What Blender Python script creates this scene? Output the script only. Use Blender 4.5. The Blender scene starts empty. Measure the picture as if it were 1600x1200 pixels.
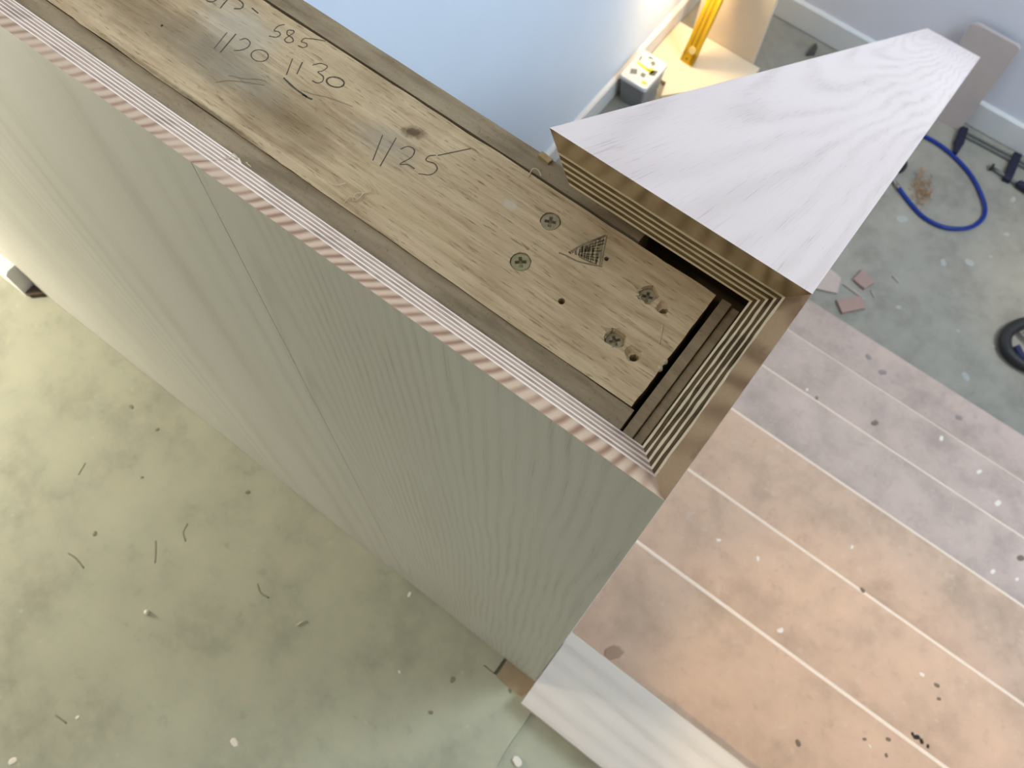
import bpy, bmesh, math, random
from mathutils import Vector, Matrix, noise as mnoise
random.seed(7)
S = bpy.context.scene
COL = S.collection

# ------------------------------------------------------------------ camera
F = 1420.0
RC = ((0.7967430875146096, 0.6039244210299208, 0.021811606574522344),
      (0.5680819199402211, -0.7361703913672689, -0.3678805337486538),
      (-0.20611497940401902, 0.3054970516352604, -0.9296172151522603))
CP = Vector((-0.0003, -0.1079, 1.4361))
r_, d_, f_ = (Vector(v) for v in RC)
cam = bpy.data.cameras.new('camera')
camo = bpy.data.objects.new('camera', cam)
COL.objects.link(camo)
camo.matrix_world = Matrix(((r_.x, -d_.x, -f_.x, CP.x), (r_.y, -d_.y, -f_.y, CP.y),
                            (r_.z, -d_.z, -f_.z, CP.z), (0, 0, 0, 1)))
cam.sensor_width = 36
cam.lens = F * 36 / 1600
cam.clip_start = 0.01
cam.dof.use_dof = True
cam.dof.focus_distance = 0.47
cam.dof.aperture_fstop = 20
S.camera = camo

# ------------------------------------------------------------------ light
S.view_settings.view_transform = 'Standard'
S.view_settings.look = 'None'
S.view_settings.exposure = 0.07
S.view_settings.gamma = 1.0
S.view_settings.use_curve_mapping = False
W = bpy.data.worlds.new('sky')
S.world = W
W.use_nodes = True
W.node_tree.nodes['Background'].inputs[0].default_value = (0.75, 0.87, 1.0, 1)
W.node_tree.nodes['Background'].inputs[1].default_value = 0.6


def area(name, loc, target, sx, sy, power, color, spread=180):
    l = bpy.data.lights.new(name, 'AREA')
    l.shape = 'RECTANGLE'
    l.size, l.size_y, l.energy, l.color = sx, sy, power, color
    l.spread = math.radians(spread)
    o = bpy.data.objects.new(name, l)
    COL.objects.link(o)
    o.location = loc
    o.rotation_euler = (Vector(target) - Vector(loc)).to_track_quat('-Z', 'Y').to_euler()
    return o


def spot(name, loc, target, power, color, angle, blend, rad):
    l = bpy.data.lights.new(name, 'SPOT')
    l.energy, l.color, l.spot_size, l.spot_blend, l.shadow_soft_size = power, color, math.radians(angle), blend, rad
    o = bpy.data.objects.new(name, l)
    COL.objects.link(o)
    o.location = loc
    o.rotation_euler = (Vector(target) - Vector(loc)).to_track_quat('-Z', 'Y').to_euler()
    return o


def bulb(name, loc, power, color, rad):
    l = bpy.data.lights.new(name, 'POINT')
    l.energy, l.color, l.shadow_soft_size = power, color, rad
    o = bpy.data.objects.new(name, l)
    COL.objects.link(o)
    o.location = loc
    return o


# daylight through the stair window (right wall, beyond the frame)
area('window_daylight', (1.52, 1.75, 1.35), (-0.6, 0.9, -0.2), 1.3, 1.3, 94, (0.75, 0.905, 1.0))
# unseen bluish fill light added to brighten the white left wall
area('wall_fill_light', (1.56, 1.25, -0.25), (-1.0, 1.0, -0.1), 1.0, 1.7, 7, (0.70, 0.85, 1.0))
# ceiling downlights: one over the landing, a narrow one over the head of the stairs
spot('downlight', (-1.25, -0.55, 2.38), (-1.25, -0.5, 0), 30, (1.0, 0.98, 0.92), 120, 0.8, 0.05)
spot('stair_downlight', (0.62, -0.35, 2.4), (0.52, 0.22, -0.25), 76, (1.0, 0.74, 0.36), 18, 0.5, 0.02)
# floor lamp standing on the landing, left of the frame
bulb('floor_lamp', (-1.57, -0.47, 0.38), 39, (1.0, 0.96, 0.82), 0.06)
# narrow warm lamp over the right side of the lower floor
spot('lower_lamp', (1.30, 2.0, 0.4), (0.80, 2.28, -1.38), 40, (1.0, 0.8, 0.55), 30, 0.8, 0.05)
# small warm lamp standing in the corner downstairs
bulb('work_lamp', (-0.985, 2.36, -0.93), 7, (1.0, 0.74, 0.38), 0.03)

# ------------------------------------------------------------------ helpers


def ray(px, py):
    return r_ * ((px - 800) / F) + d_ * ((py - 600) / F) + f_


def at(px, py, z):
    """point of the horizontal plane at height z that the photograph shows at (px, py)"""
    d = ray(px, py)
    return CP + d * ((z - CP.z) / d.z)


def lin(c):
    return tuple((x / 255 / 12.92 if x <= 10.3 else ((x / 255 + 0.055) / 1.055) ** 2.4) for x in c) + (1,)


class Mat:
    def __init__(s, name):
        s.m = bpy.data.materials.new(name)
        s.m.use_nodes = True
        s.t = s.m.node_tree
        s.bsdf = s.t.nodes['Principled BSDF']
        s.P = s.node('ShaderNodeTexCoord').outputs['Object']

    def node(s, typ, **kw):
        n = s.t.nodes.new(typ)
        for k, v in kw.items():
            setattr(n, k, v)
        return n

    def put(s, sock, v):
        if hasattr(v, 'is_linked'):
            s.t.links.new(v, sock)
        else:
            sock.default_value = v

    def math(s, op, a, b=0.0, c=0.0, clamp=False):
        n = s.node('ShaderNodeMath', operation=op, use_clamp=clamp)
        s.put(n.inputs[0], a)
        s.put(n.inputs[1], b)
        s.put(n.inputs[2], c)
        return n.outputs[0]

    def dot(s, v, vec=None):
        n = s.node('ShaderNodeVectorMath', operation='DOT_PRODUCT')
        s.put(n.inputs[0], s.P if vec is None else vec)
        n.inputs[1].default_value = v
        return n.outputs['Value']

    def comb(s, x, y, z=0.0):
        n = s.node('ShaderNodeCombineXYZ')
        for i, v in enumerate((x, y, z)):
            s.put(n.inputs[i], v)
        return n.outputs[0]

    def scale(s, sc, vec=None, loc=(0, 0, 0)):
        n = s.node('ShaderNodeMapping')
        s.put(n.inputs['Vector'], s.P if vec is None else vec)
        n.inputs['Scale'].default_value = sc
        n.inputs['Location'].default_value = loc
        return n.outputs[0]

    def noise(s, scale, detail=3, rough=0.5, vec=None, dist=0.0):
        n = s.node('ShaderNodeTexNoise')
        s.put(n.inputs['Vector'], s.P if vec is None else vec)
        n.inputs['Scale'].default_value = scale
        n.inputs['Detail'].default_value = detail
        n.inputs['Roughness'].default_value = rough
        n.inputs['Distortion'].default_value = dist
        return n.outputs['Fac']

    def rng(s, v, a, b, c=0.0, d=1.0):
        n = s.node('ShaderNodeMapRange', interpolation_type='SMOOTHSTEP')
        s.put(n.inputs[0], v)
        for i, x in enumerate((a, b, c, d)):
            n.inputs[i + 1].default_value = x
        return n.outputs[0]

    def ramp(s, fac, stops):
        n = s.node('ShaderNodeValToRGB')
        s.put(n.inputs[0], fac)
        e = n.color_ramp.elements
        while len(e) < len(stops):
            e.new(0.5)
        for i, (p, c) in enumerate(stops):
            e[i].position = p
            e[i].color = lin(c)
        return n.outputs[0]

    def mix(s, fac, a, b, mode='MIX'):
        n = s.node('ShaderNodeMix', data_type='RGBA', blend_type=mode)
        s.put(n.inputs[0], fac)
        s.put(n.inputs[6], lin(a) if isinstance(a, tuple) else a)
        s.put(n.inputs[7], lin(b) if isinstance(b, tuple) else b)
        return n.outputs[2]

    def blob(s, c, rx, ry, soft=0.6, ang=0.0, warp=0.0, wscale=60):
        """mask that is 1 inside an ellipse lying in the xy plane"""
        ca, sa = math.cos(ang), math.sin(ang)
        u = s.math('ADD', s.dot((ca / rx, sa / rx, 0)), -(c[0] * ca + c[1] * sa) / rx)
        v = s.math('ADD', s.dot((-sa / ry, ca / ry, 0)), -(-c[0] * sa + c[1] * ca) / ry)
        q = s.math('SQRT', s.math('ADD', s.math('MULTIPLY', u, u), s.math('MULTIPLY', v, v)))
        if warp:
            q = s.math('ADD', q, s.math('MULTIPLY', s.math('SUBTRACT', s.noise(wscale, 4), 0.5), warp))
        return s.rng(q, 1.0 - soft, 1.0 + soft, 1.0, 0.0)

    def out(s, color, rough=0.6, bump=None, bs=0.2, bd=0.001, spec=0.3, metal=0.0):
        s.put(s.bsdf.inputs['Base Color'], lin(color) if isinstance(color, tuple) else color)
        s.put(s.bsdf.inputs['Roughness'], rough)
        s.bsdf.inputs['Specular IOR Level'].default_value = spec
        s.bsdf.inputs['Metallic'].default_value = metal
        if bump is not None:
            b = s.node('ShaderNodeBump')
            b.inputs['Strength'].default_value = bs
            b.inputs['Distance'].default_value = bd
            s.put(b.inputs['Height'], bump)
            s.t.links.new(b.outputs[0], s.bsdf.inputs['Normal'])
        return s.m


def obj(name, verts, faces, mats, parent=None, fm=None, smooth=False):
    me = bpy.data.meshes.new(name)
    me.from_pydata([tuple(v) for v in verts], [], faces)
    for m in (mats if isinstance(mats, (list, tuple)) else [mats]):
        me.materials.append(m)
    if fm:
        for p, i in zip(me.polygons, fm):
            p.material_index = i
    bm = bmesh.new()
    bm.from_mesh(me)
    bmesh.ops.recalc_face_normals(bm, faces=bm.faces)
    bm.to_mesh(me)
    bm.free()
    if smooth:
        for p in me.polygons:
            p.use_smooth = True
    o = bpy.data.objects.new(name, me)
    COL.objects.link(o)
    if parent is not None:
        attach(o, parent)
    return o


def wloc(o):
    v = Vector((0, 0, 0))
    while o is not None:
        v += o.location
        o = o.parent
    return v


def attach(o, parent):
    o.parent = parent
    o.location = o.location - wloc(parent)


def tag(o, label, cat, group=None, kind=None):
    if label:
        o['label'] = label
    if cat:
        o['category'] = cat
    if group:
        o['group'] = group
    if kind:
        o['kind'] = kind
    return o


def thing(name, label, cat, loc, group=None):
    o = bpy.data.objects.new(name, None)
    o.empty_display_size = 0.05
    COL.objects.link(o)
    o.location = loc
    return tag(o, label, cat, group)


def loft(name, A, B, mats, parent=None, fm_front=0, fm_side=0, fm_back=0):
    """prism between two outlines with the same number of points"""
    n = len(A)
    V = list(A) + list(B)
    Fc = [tuple(range(n)), tuple(range(2 * n - 1, n - 1, -1))]
    fm = [fm_front, fm_back]
    for i in range(n):
        j = (i + 1) % n
        Fc.append((i, j, n + j, n + i))
        fm.append(fm_side)
    return obj(name, V, Fc, mats, parent, fm)


def box(name, a, b, mats, parent=None, bevel=0.0, seg=2):
    bm = bmesh.new()
    vs = [bm.verts.new((x, y, z)) for x in (a[0], b[0]) for y in (a[1], b[1]) for z in (a[2], b[2])]
    for q in ((0, 1, 3, 2), (4, 6, 7, 5), (0, 4, 5, 1), (2, 3, 7, 6), (0, 2, 6, 4), (1, 5, 7, 3)):
        bm.faces.new([vs[i] for i in q])
    if bevel:
        bmesh.ops.bevel(bm, geom=bm.edges[:], offset=bevel, segments=seg, profile=0.5, affect='EDGES')
    bmesh.ops.recalc_face_normals(bm, faces=bm.faces)
    me = bpy.data.meshes.new(name)
    bm.to_mesh(me)
    bm.free()
    me.materials.append(mats)
    o = bpy.data.objects.new(name, me)
    COL.objects.link(o)
    if parent is not None:
        attach(o, parent)
    return o


def prism_xy(name, pts, z0, z1, mats, parent=None):
    return loft(name, [(p[0], p[1], z1) for p in pts], [(p[0], p[1], z0) for p in pts], mats, parent)


def tube(name, pts, rad, mat, parent=None, n=10, closed=False, flat=1.0, cap=True):
    pts = [Vector(p) for p in pts]
    V, Fc = [], []
    m = len(pts)
    up = Vector((0, 0, 1))
    for i, p in enumerate(pts):
        if closed:
            t = pts[(i + 1) % m] - pts[i - 1]
        else:
            t = pts[min(i + 1, m - 1)] - pts[max(i - 1, 0)]
        t.normalize()
        s = t.cross(up)
        if s.length < 1e-3:
            s = t.cross(Vector((1, 0, 0)))
        s.normalize()
        w = s.cross(t)
        rr = rad[i] if isinstance(rad, (list, tuple)) else rad
        for k in range(n):
            a = 2 * math.pi * k / n
            V.append(p + s * math.cos(a) * rr + w * math.sin(a) * rr * flat)
    for i in range(m if closed else m - 1):
        for k in range(n):
            j, l = (i + 1) % m, (k + 1) % n
            Fc.append((i * n + k, i * n + l, j * n + l, j * n + k))
    if cap and not closed:
        Fc.append(tuple(range(n)))
        Fc.append(tuple((m - 1) * n + k for k in range(n)))
    return obj(name, V, Fc, mat, parent, smooth=True)


def spline(ctrl, n=8):
    """Catmull-Rom through the control points"""
    c = [Vector(p) for p in ctrl]
    c = [c[0] * 2 - c[1]] + c + [c[-1] * 2 - c[-2]]
    out = []
    for i in range(1, len(c) - 2):
        for k in range(n):
            t = k / n
            a, b, d, e = c[i - 1], c[i], c[i + 1], c[i + 2]
            out.append(0.5 * ((2 * b) + (d - a) * t + (2 * a - 5 * b + 4 * d - e) * t * t + (3 * b - a - 3 * d + e) * t ** 3))
    out.append(c[-2])
    return out


def lathe(name, c, prof, mat, parent=None, n=24, smooth=True):
    """prof: (radius, height) pairs around the vertical axis through c"""
    V, Fc = [], []
    for (r, h) in prof:
        for k in range(n):
            a = 2 * math.pi * k / n
            V.append((c[0] + r * math.cos(a), c[1] + r * math.sin(a), c[2] + h))
    for i in range(len(prof) - 1):
        for k in range(n):
            l = (k + 1) % n
            Fc.append((i * n + k, i * n + l, (i + 1) * n + l, (i + 1) * n + k))
    Fc.append(tuple(range(n)))
    Fc.append(tuple((len(prof) - 1) * n + k for k in range(n)))
    return obj(name, V, Fc, mat, parent, smooth=False)


def cut(o, cutters):
    """subtract the cutter meshes from o and bake the result"""
    for c in cutters:
        m = o.modifiers.new('cut', 'BOOLEAN')
        m.object, m.operation, m.solver = c, 'DIFFERENCE', 'EXACT'
    bpy.context.view_layer.update()
    dg = bpy.context.evaluated_depsgraph_get()
    me = bpy.data.meshes.new_from_object(o.evaluated_get(dg))
    o.modifiers.clear()
    o.data = me
    for c in cutters:
        bpy.data.objects.remove(c)


def wob(x, seed, amp, freq):
    return amp * (mnoise.noise(Vector((x * freq, seed * 7.31, 0.5))) + 0.5 * mnoise.noise(Vector((x * freq * 3.1, seed * 3.7, 4.5))))


# ------------------------------------------------------------------ materials


def oak_face(name, a, b, u0, v0, period, k, base=(184, 180, 169), dark=(150, 143, 128), pore=(120, 112, 97), warp=0.016, amt=1.0, pamt=0.55):
    """limed oak: a = across the grain, b = along the grain (world directions)"""
    m = Mat(name)
    u, v = m.dot(a), m.dot(b)
    low = m.comb(m.math('MULTIPLY', u, 9.0), m.math('MULTIPLY', v, 2.2))
    n1 = m.noise(1.0, 3, 0.55, low)
    uu = m.math('ADD', m.math('SUBTRACT', u, u0), m.math('MULTIPLY', m.math('SUBTRACT', n1, 0.5), warp * 2))
    vv = m.math('MULTIPLY', m.math('SUBTRACT', v, v0), k)
    L = m.math('SQRT', m.math('ADD', m.math('MULTIPLY', uu, uu), m.math('MULTIPLY', vv, vv)))
    L = m.math('ADD', L, m.math('MULTIPLY', m.math('POWER', L, 2.0), -0.9))
    ph = m.math('ADD', m.math('MULTIPLY', L, 2 * math.pi / period), m.math('MULTIPLY', m.noise(1.0, 2, 0.5, m.comb(m.math('MULTIPLY', u, 30), m.math('MULTIPLY', v, 2.5))), 2.0))
    s = m.math('ADD', m.math('MULTIPLY', m.math('SINE', ph), 0.5), 0.5)
    s = m.math('MULTIPLY', m.math('POWER', s, 1.8), m.rng(m.noise(1.0, 2, 0.5, m.comb(m.math('MULTIPLY', u, 25), m.math('MULTIPLY', v, 5))), 0.3, 0.7, 0.25, 1.0))
    fib = m.noise(1.0, 3, 0.6, m.comb(m.math('MULTIPLY', u, 1300), m.math('MULTIPLY', v, 18)))
    pr = m.rng(fib, 0.56, 0.68)
    pr = m.math('MULTIPLY', pr, m.math('ADD', m.math('MULTIPLY', s, 0.75), 0.15))
    tone = m.noise(1.0, 2, 0.5, m.comb(m.math('MULTIPLY', u, 14), m.math('MULTIPLY', v, 1.6)))
    col = m.mix(m.math('MULTIPLY', s, 0.55 * amt), base, dark)
    col = m.mix(m.math('MULTIPLY', m.rng(tone, 0.35, 0.7), 0.16), col, dark)
    col = m.mix(m.math('MULTIPLY', pr, pamt), col, pore)
    return m.out(col, 0.55, fib, 0.15, 0.0003, 0.25)


def lam_end(name, base, dark, axis, period, slope, contrast=0.8, warp=5.0, blot=0.0):
    """sawn edge of the thick oak layer: slanted growth rings"""
    m = Mat(name)
    u = m.dot(axis)
    v = m.dot((0, 0, 1))
    w = m.math('MULTIPLY', m.noise(11, 3), warp * 2.2)
    sl = m.math('MULTIPLY', m.math('SUBTRACT', m.noise(7, 1), 0.5), slope)
    ph = m.math('ADD', m.math('MULTIPLY', m.math('ADD', u, m.math('MULTIPLY', m.math('SUBTRACT', v, 1.09), sl)), 2 * math.pi / period), w)
    s = m.math('ADD', m.math('MULTIPLY', m.math('SINE', ph), 0.5), 0.5)
    s = m.math('MULTIPLY', m.math('POWER', s, 1.6), m.rng(m.noise(26, 2), 0.3, 0.65, contrast * 0.35, contrast))
    col = m.mix(s, base, dark)
    if blot:
        col = m.mix(m.math('MULTIPLY', m.rng(m.noise(55, 4), 0.45, 0.62), blot), col, tuple(int(c * 0.6) for c in dark))
    f = m.noise(700, 2)
    col = m.mix(m.math('MULTIPLY', f, 0.25), col, dark)
    return m.out(col, 0.8, f, 0.2, 0.0003, 0.1)


def ply_edge(name, base, dark, amt, axis):
    m = Mat(name)
    u = m.dot(axis)
    st = m.noise(1.0, 3, 0.6, m.comb(m.math('MULTIPLY', u, 60), m.math('MULTIPLY', m.dot((0, 0, 1)), 900), m.math('MULTIPLY', m.dot((axis[1], axis[0], 0)), 900)))
    f = m.rng(st, 0.35, 0.72)
    col = m.mix(m.math('MULTIPLY', f, amt), base, dark)
    big = m.rng(m.noise(45, 3), 0.56, 0.68)
    col = m.mix(m.math('MULTIPLY', big, amt * 0.45), col, tuple(int(c * 0.55) for c in dark))
    return m.out(col, 0.85, st, 0.25, 0.0003, 0.1)


AX, AY, AZ = (1, 0, 0), (0, 1, 0), (0, 0, 1)
PT = math.radians(38.82)
DV = (0, math.cos(PT), -math.sin(PT))
NV = (0, math.sin(PT), math.cos(PT))

M_oak_right = oak_face('limed_oak_right', AX, AZ, -0.232, 0.55, 0.0060, 0.040, amt=0.7, warp=0.018)
M_oak_left = oak_face('limed_oak_left', AX, AZ, -0.95, 0.2, 0.0056, 0.02, amt=0.5, warp=0.010)
M_oak_cap = oak_face('limed_oak_cap', AX, DV, -0.105, 1.35, 0.0090, 0.040, base=(218, 198, 192), dark=(188, 168, 161), pore=(152, 138, 134), warp=0.030, amt=0.8, pamt=0.8)
M_oak_end = oak_face('limed_oak_end', AY, AZ, 0.3, 0.2, 0.008, 0.06)
M_oak_nose = oak_face('limed_oak_nosing', AY, AX, -0.10, -0.3, 0.020, 0.04, warp=0.012, base=(212, 196, 184), dark=(178, 162, 150), amt=0.8)
M_lam_near = lam_end('oak_layer_edge_near_lit', (208, 178, 153), (146, 110, 90), AX, 0.0066, 3.0, 0.95, 6)  # same oak edge throughout; window light painted into the near one
M_lam_end = lam_end('oak_layer_edge_end_shaded', (190, 160, 128), (128, 98, 76), AY, 0.022, 3.0, 0.8, 9, 0.45)  # same oak, shade painted into the end panel's edge
M_lam_cap = lam_end('oak_layer_edge_cap_shaded', (176, 150, 112), (124, 100, 70), AX, 0.011, 3.0, 0.8, 6, 0.3)  # same oak, olive shade painted into the cap's cut edge
M_w_near = ply_edge('pale_ply_edge_near_lit', (240, 222, 208), (214, 190, 172), 0.4, AX)  # same plies on all panels; the near ones carry painted window light
M_b_near = ply_edge('brown_ply_edge_near_lit', (196, 166, 148), (138, 108, 92), 0.8, AX)
M_w_end = ply_edge('pale_ply_edge_end_shaded', (232, 214, 184), (204, 182, 148), 0.4, AY)  # end panel plies, darkened for the shade on their edge
M_b_end = ply_edge('brown_ply_edge_end_shaded', (112, 90, 64), (62, 46, 32), 0.9, AY)
M_w_cap = ply_edge('pale_ply_edge_cap_shaded', (214, 194, 156), (180, 160, 122), 0.4, AX)  # cap plies, darkened for the shade on the cut
M_b_cap = ply_edge('brown_ply_edge_cap_shaded', (120, 98, 68), (74, 56, 38), 0.85, AX)


def plain(name, c, rough=0.6, var=0.12, scale=30, metal=0.0, spec=0.3):
    m = Mat(name)
    n = m.noise(scale, 4)
    d = tuple(int(x * (1 - var * 2)) for x in c)
    return m.out(m.mix(m.math('MULTIPLY', n, 0.8), c, d), rough, n, 0.1, 0.0005, spec, metal)


def concrete(name, base, spots, warm, specks=True):
    m = Mat(name)
    n1 = m.noise(7, 6, 0.6)
    n2 = m.noise(28, 6, 0.65)
    n3 = m.noise(140, 4, 0.7)
    n4 = m.noise(900, 2, 0.6)
    dk = tuple(int(c * 0.90) for c in base)
    lt = tuple(min(255, int(c * 1.06)) for c in base)
    col = m.ramp(n1, [(0.32, dk), (0.5, base), (0.68, lt)])
    col = m.mix(m.rng(n2, 0.45, 0.75, 0, 0.45), col, warm)
    col = m.mix(m.rng(n2, 0.28, 0.42, 0.40, 0), col, spots)
    col = m.mix(m.rng(n3, 0.60, 0.74, 0, 0.35), col, spots)
    col = m.mix(m.rng(n4, 0.3, 0.7, 0.12, 0), col, spots)
    if specks:
        v = m.node('ShaderNodeTexVoronoi')
        m.put(v.inputs['Vector'], m.P)
        v.inputs['Scale'].default_value = 22
        col = m.mix(m.rng(v.outputs['Distance'], 0.05, 0.075, 0.6, 0.0), col, lt)
    return m.out(col, 0.62, n3, 0.12, 0.0006, 0.25)


M_floor_up = concrete('landing_floor_board', (170, 167, 146), (146, 143, 122), (180, 170, 146))
M_floor_low = concrete('lower_floor_concrete', (148, 142, 131), (130, 127, 119), (158, 149, 136))


def mdf(name, base):
    m = Mat(name)
    n1 = m.noise(9, 5, 0.6)
    n2 = m.noise(40, 5, 0.65)
    n3 = m.noise(900, 2, 0.6)
    dk = tuple(int(c * 0.88) for c in base)
    lt = tuple(min(255, int(c * 1.06)) for c in base)
    col = m.ramp(n1, [(0.30, dk), (0.52, base), (0.70, lt)])
    col = m.mix(m.rng(n2, 0.55, 0.72, 0, 0.30), col, tuple(int(c * 0.80) for c in base))
    col = m.mix(m.rng(n2, 0.30, 0.40, 0.25, 0), col, (215, 196, 182))
    col = m.mix(m.math('MULTIPLY', n3, 0.15), col, dk)
    return m.out(col, 0.62, n3, 0.05, 0.0003, 0.25)


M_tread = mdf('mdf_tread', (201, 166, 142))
M_tread_low = mdf('mdf_tread_bluer_light', (190, 166, 154))  # same MDF, cooler to carry the bluer light on the lower treads
M_nose = plain('highlit_nosing_edge', (230, 204, 182), 0.6, 0.04, 60)  # lighter tone painted in for the light the rounded edge catches
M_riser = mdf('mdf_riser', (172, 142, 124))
M_lining = None


def lining():
    m = Mat('brown_lining_board')
    n1 = m.noise(1.0, 4, 0.6, m.comb(m.math('MULTIPLY', m.dot(AX), 30), m.math('MULTIPLY', m.dot(AY), 160), m.math('MULTIPLY', m.dot(AZ), 40)))
    n2 = m.noise(600, 3)
    n3 = m.noise(35, 4)
    col = m.ramp(n1, [(0.3, (132, 116, 94)), (0.5, (156, 138, 114)), (0.72, (170, 153, 128))])
    col = m.mix(m.rng(n2, 0.6, 0.75, 0, 0.4), col, (100, 82, 60))
    col = m.mix(m.rng(n3, 0.6, 0.7, 0, 0.3), col, (160, 146, 124))
    return m.out(col, 0.85, n2, 0.3, 0.0005, 0.1)


M_lining = lining()


def timber():
    m = Mat('weathered_timber_top')
    x, y = m.dot(AX), m.dot(AY)
    g1 = m.noise(1.0, 5, 0.65, m.comb(m.math('MULTIPLY', x, 16), m.math('MULTIPLY', y, 220), m.math('MULTIPLY', m.dot(AZ), 100)), 0.6)
    g2 = m.noise(1.0, 3, 0.6, m.comb(m.math('MULTIPLY', x, 90), m.math('MULTIPLY', y, 900)))
    n1 = m.noise(22, 4, 0.6)
    n2 = m.noise(70, 5, 0.6)
    col = m.ramp(g1, [(0.25, (152, 127, 96)), (0.45, (196, 171, 138)), (0.62, (215, 191, 157)), (0.8, (224, 202, 171))])
    col = m.mix(m.rng(n1, 0.5, 0.72, 0, 0.5), col, (172, 146, 112))
    col = m.mix(m.rng(g2, 0.56, 0.72, 0, 0.75), col, (112, 90, 62))
    P = lambda px, py: at(px, py, 1.06)
    ang = 0.0
    # dirty dark stain, grey smudges, pale worn patches, knot
    col = m.mix(m.math('MULTIPLY', m.blob(P(425, 185), 0.034, 0.011, 0.7, ang, 1.5, 70), 0.45), col, (104, 82, 56))
    col = m.mix(m.math('MULTIPLY', m.blob(P(480, 178), 0.030, 0.012, 0.7, ang, 1.3, 90), 0.35), col, (120, 98, 70))
    col = m.mix(m.math('MULTIPLY', m.blob(P(335, 181), 0.030, 0.0016, 0.6, ang, 1.0, 200), 0.7), col, (82, 68, 48))
    col = m.mix(m.math('MULTIPLY', m.blob(P(215, 95), 0.030, 0.0012, 0.6, ang, 1.0, 200), 0.5), col, (98, 80, 56))
    col = m.mix(m.math('MULTIPLY', m.blob(P(345, 92), 0.034, 0.012, 0.8, ang, 1.0, 50), 0.62), col, (138, 134, 124))
    col = m.mix(m.math('MULTIPLY', m.blob(P(225, 25), 0.040, 0.012, 0.8, ang, 1.3, 60), 0.5), col, (110, 90, 64))
    col = m.mix(m.math('MULTIPLY', m.blob(P(375, 40), 0.02, 0.010, 0.8, ang, 0.8, 60), 0.55), col, (192, 186, 174))
    col = m.mix(m.math('MULTIPLY', m.blob(P(605, 225), 0.016, 0.008, 0.8, ang, 0.8, 80), 0.45), col, (160, 154, 142))
    col = m.mix(m.math('MULTIPLY', m.blob(P(797, 320), 0.0035, 0.0025, 0.5, ang, 0.6, 300), 0.6), col, (214, 206, 192))
    col = m.mix(m.math('MULTIPLY', m.blob(P(930, 385), 0.012, 0.006, 0.8, ang, 0.8, 120), 0.35), col, (120, 106, 84))
    col = m.mix(m.math('MULTIPLY', m.blob(P(646, 207), 0.0055, 0.0030, 0.6, 0.35, 1.2, 400), 0.8), col, (66, 48, 30))
    col = m.mix(m.math('MULTIPLY', m.blob(P(585, 130), 0.012, 0.006, 0.8, ang, 0.9, 120), 0.3), col, (132, 110, 80))
    col = m.mix(m.math('MULTIPLY', m.blob(P(640, 330), 0.040, 0.010, 0.8, ang, 1.2, 60), 0.35), col, (206, 182, 142))
    h = m.math('ADD', m.math('MULTIPLY', g2, 0.5), g1)
    return m.out(col, 0.78, h, 0.5, 0.0006, 0.15)


M_timber = timber()
M_dark_wood = plain('dark_framing_timber', (110, 88, 62), 0.85, 0.2, 40)
M_raw_hole = plain('torn_timber_fibres', (128, 100, 66), 0.9, 0.3, 500)
M_screw = plain('dull_yellow_zinc', (170, 160, 122), 0.42, 0.15, 400, 0.15)
M_screw_grey = plain('dull_grey_zinc', (176, 160, 130), 0.45, 0.15, 400, 0.15)
M_pencil = plain('pencil_graphite', (92, 82, 68), 0.6, 0.1, 900)
M_pencil_soft = plain('pencil_graphite_faint', (146, 130, 104), 0.7, 0.1, 900)
M_shaving = plain('wood_shaving', (224, 204, 168), 0.7, 0.08, 200)
M_fluff = plain('pale_wood_fibre', (214, 200, 176), 0.8, 0.08, 200)
M_white_wall = plain('white_wall_paint', (230, 240, 255), 0.75, 0.015, 5)  # white paint tinted blue to carry some of the daylight's colour
M_grey_wall = plain('far_wall_paint', (224, 222, 230), 0.8, 0.015, 5)
M_skirt = plain('white_skirting_paint', (224, 222, 220), 0.45, 0.02, 12)
M_land_wall = plain('landing_wall_paint', (182, 183, 180), 0.8, 0.015, 5)
M_ceiling = plain('ceiling_paint', (228, 226, 220), 0.85, 0.01, 5)
M_speck = plain('white_plaster_spot', (232, 220, 206), 0.7, 0.03, 200)
M_brown_spot = plain('brown_stain', (134, 114, 96), 0.7, 0.15, 200)
M_black_mark = plain('black_mark', (46, 40, 34), 0.7, 0.2, 300)

# ------------------------------------------------------------------ the setting
G, RI = 0.2514, 0.1975
ZF = -7 * RI
FARY = 2.727
LWX = -1.045

tag(box('wall_left', (-1.19, 0.15, ZF - 0.02), (LWX, FARY + 0.1, 2.5), M_white_wall), None, None, kind='structure')
tag(box('wall_far', (-1.19, FARY + 0.013, ZF - 0.02), (1.75, FARY + 0.15, 2.5), M_grey_wall), None, None, kind='structure')
tag(box('wall_right', (1.6, -2.3, ZF - 0.02), (1.75, FARY + 0.013, 2.5), M_white_wall), None, None, kind='structure')
tag(box('wall_back', (-1.9, -2.4, -0.2), (1.6, -2.25, 2.5), M_land_wall), None, None, kind='structure')
tag(box('wall_landing_side', (-2.0, -2.25, -0.2), (-1.9, 0.25, 2.5), M_land_wall), None, None, kind='structure')
tag(box('wall_landing_end', (-1.9, 0.13, -0.2), (-1.19, 0.25, 2.5), M_land_wall), None, None, kind='structure')
tag(box('ceiling', (-2.0, -2.4, 2.5), (1.75, FARY + 0.15, 2.6), M_ceiling), None, None, kind='structure')


def skirting(name, pts, h, parent=None):
    return obj(name, *pts, M_skirt, parent)


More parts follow.
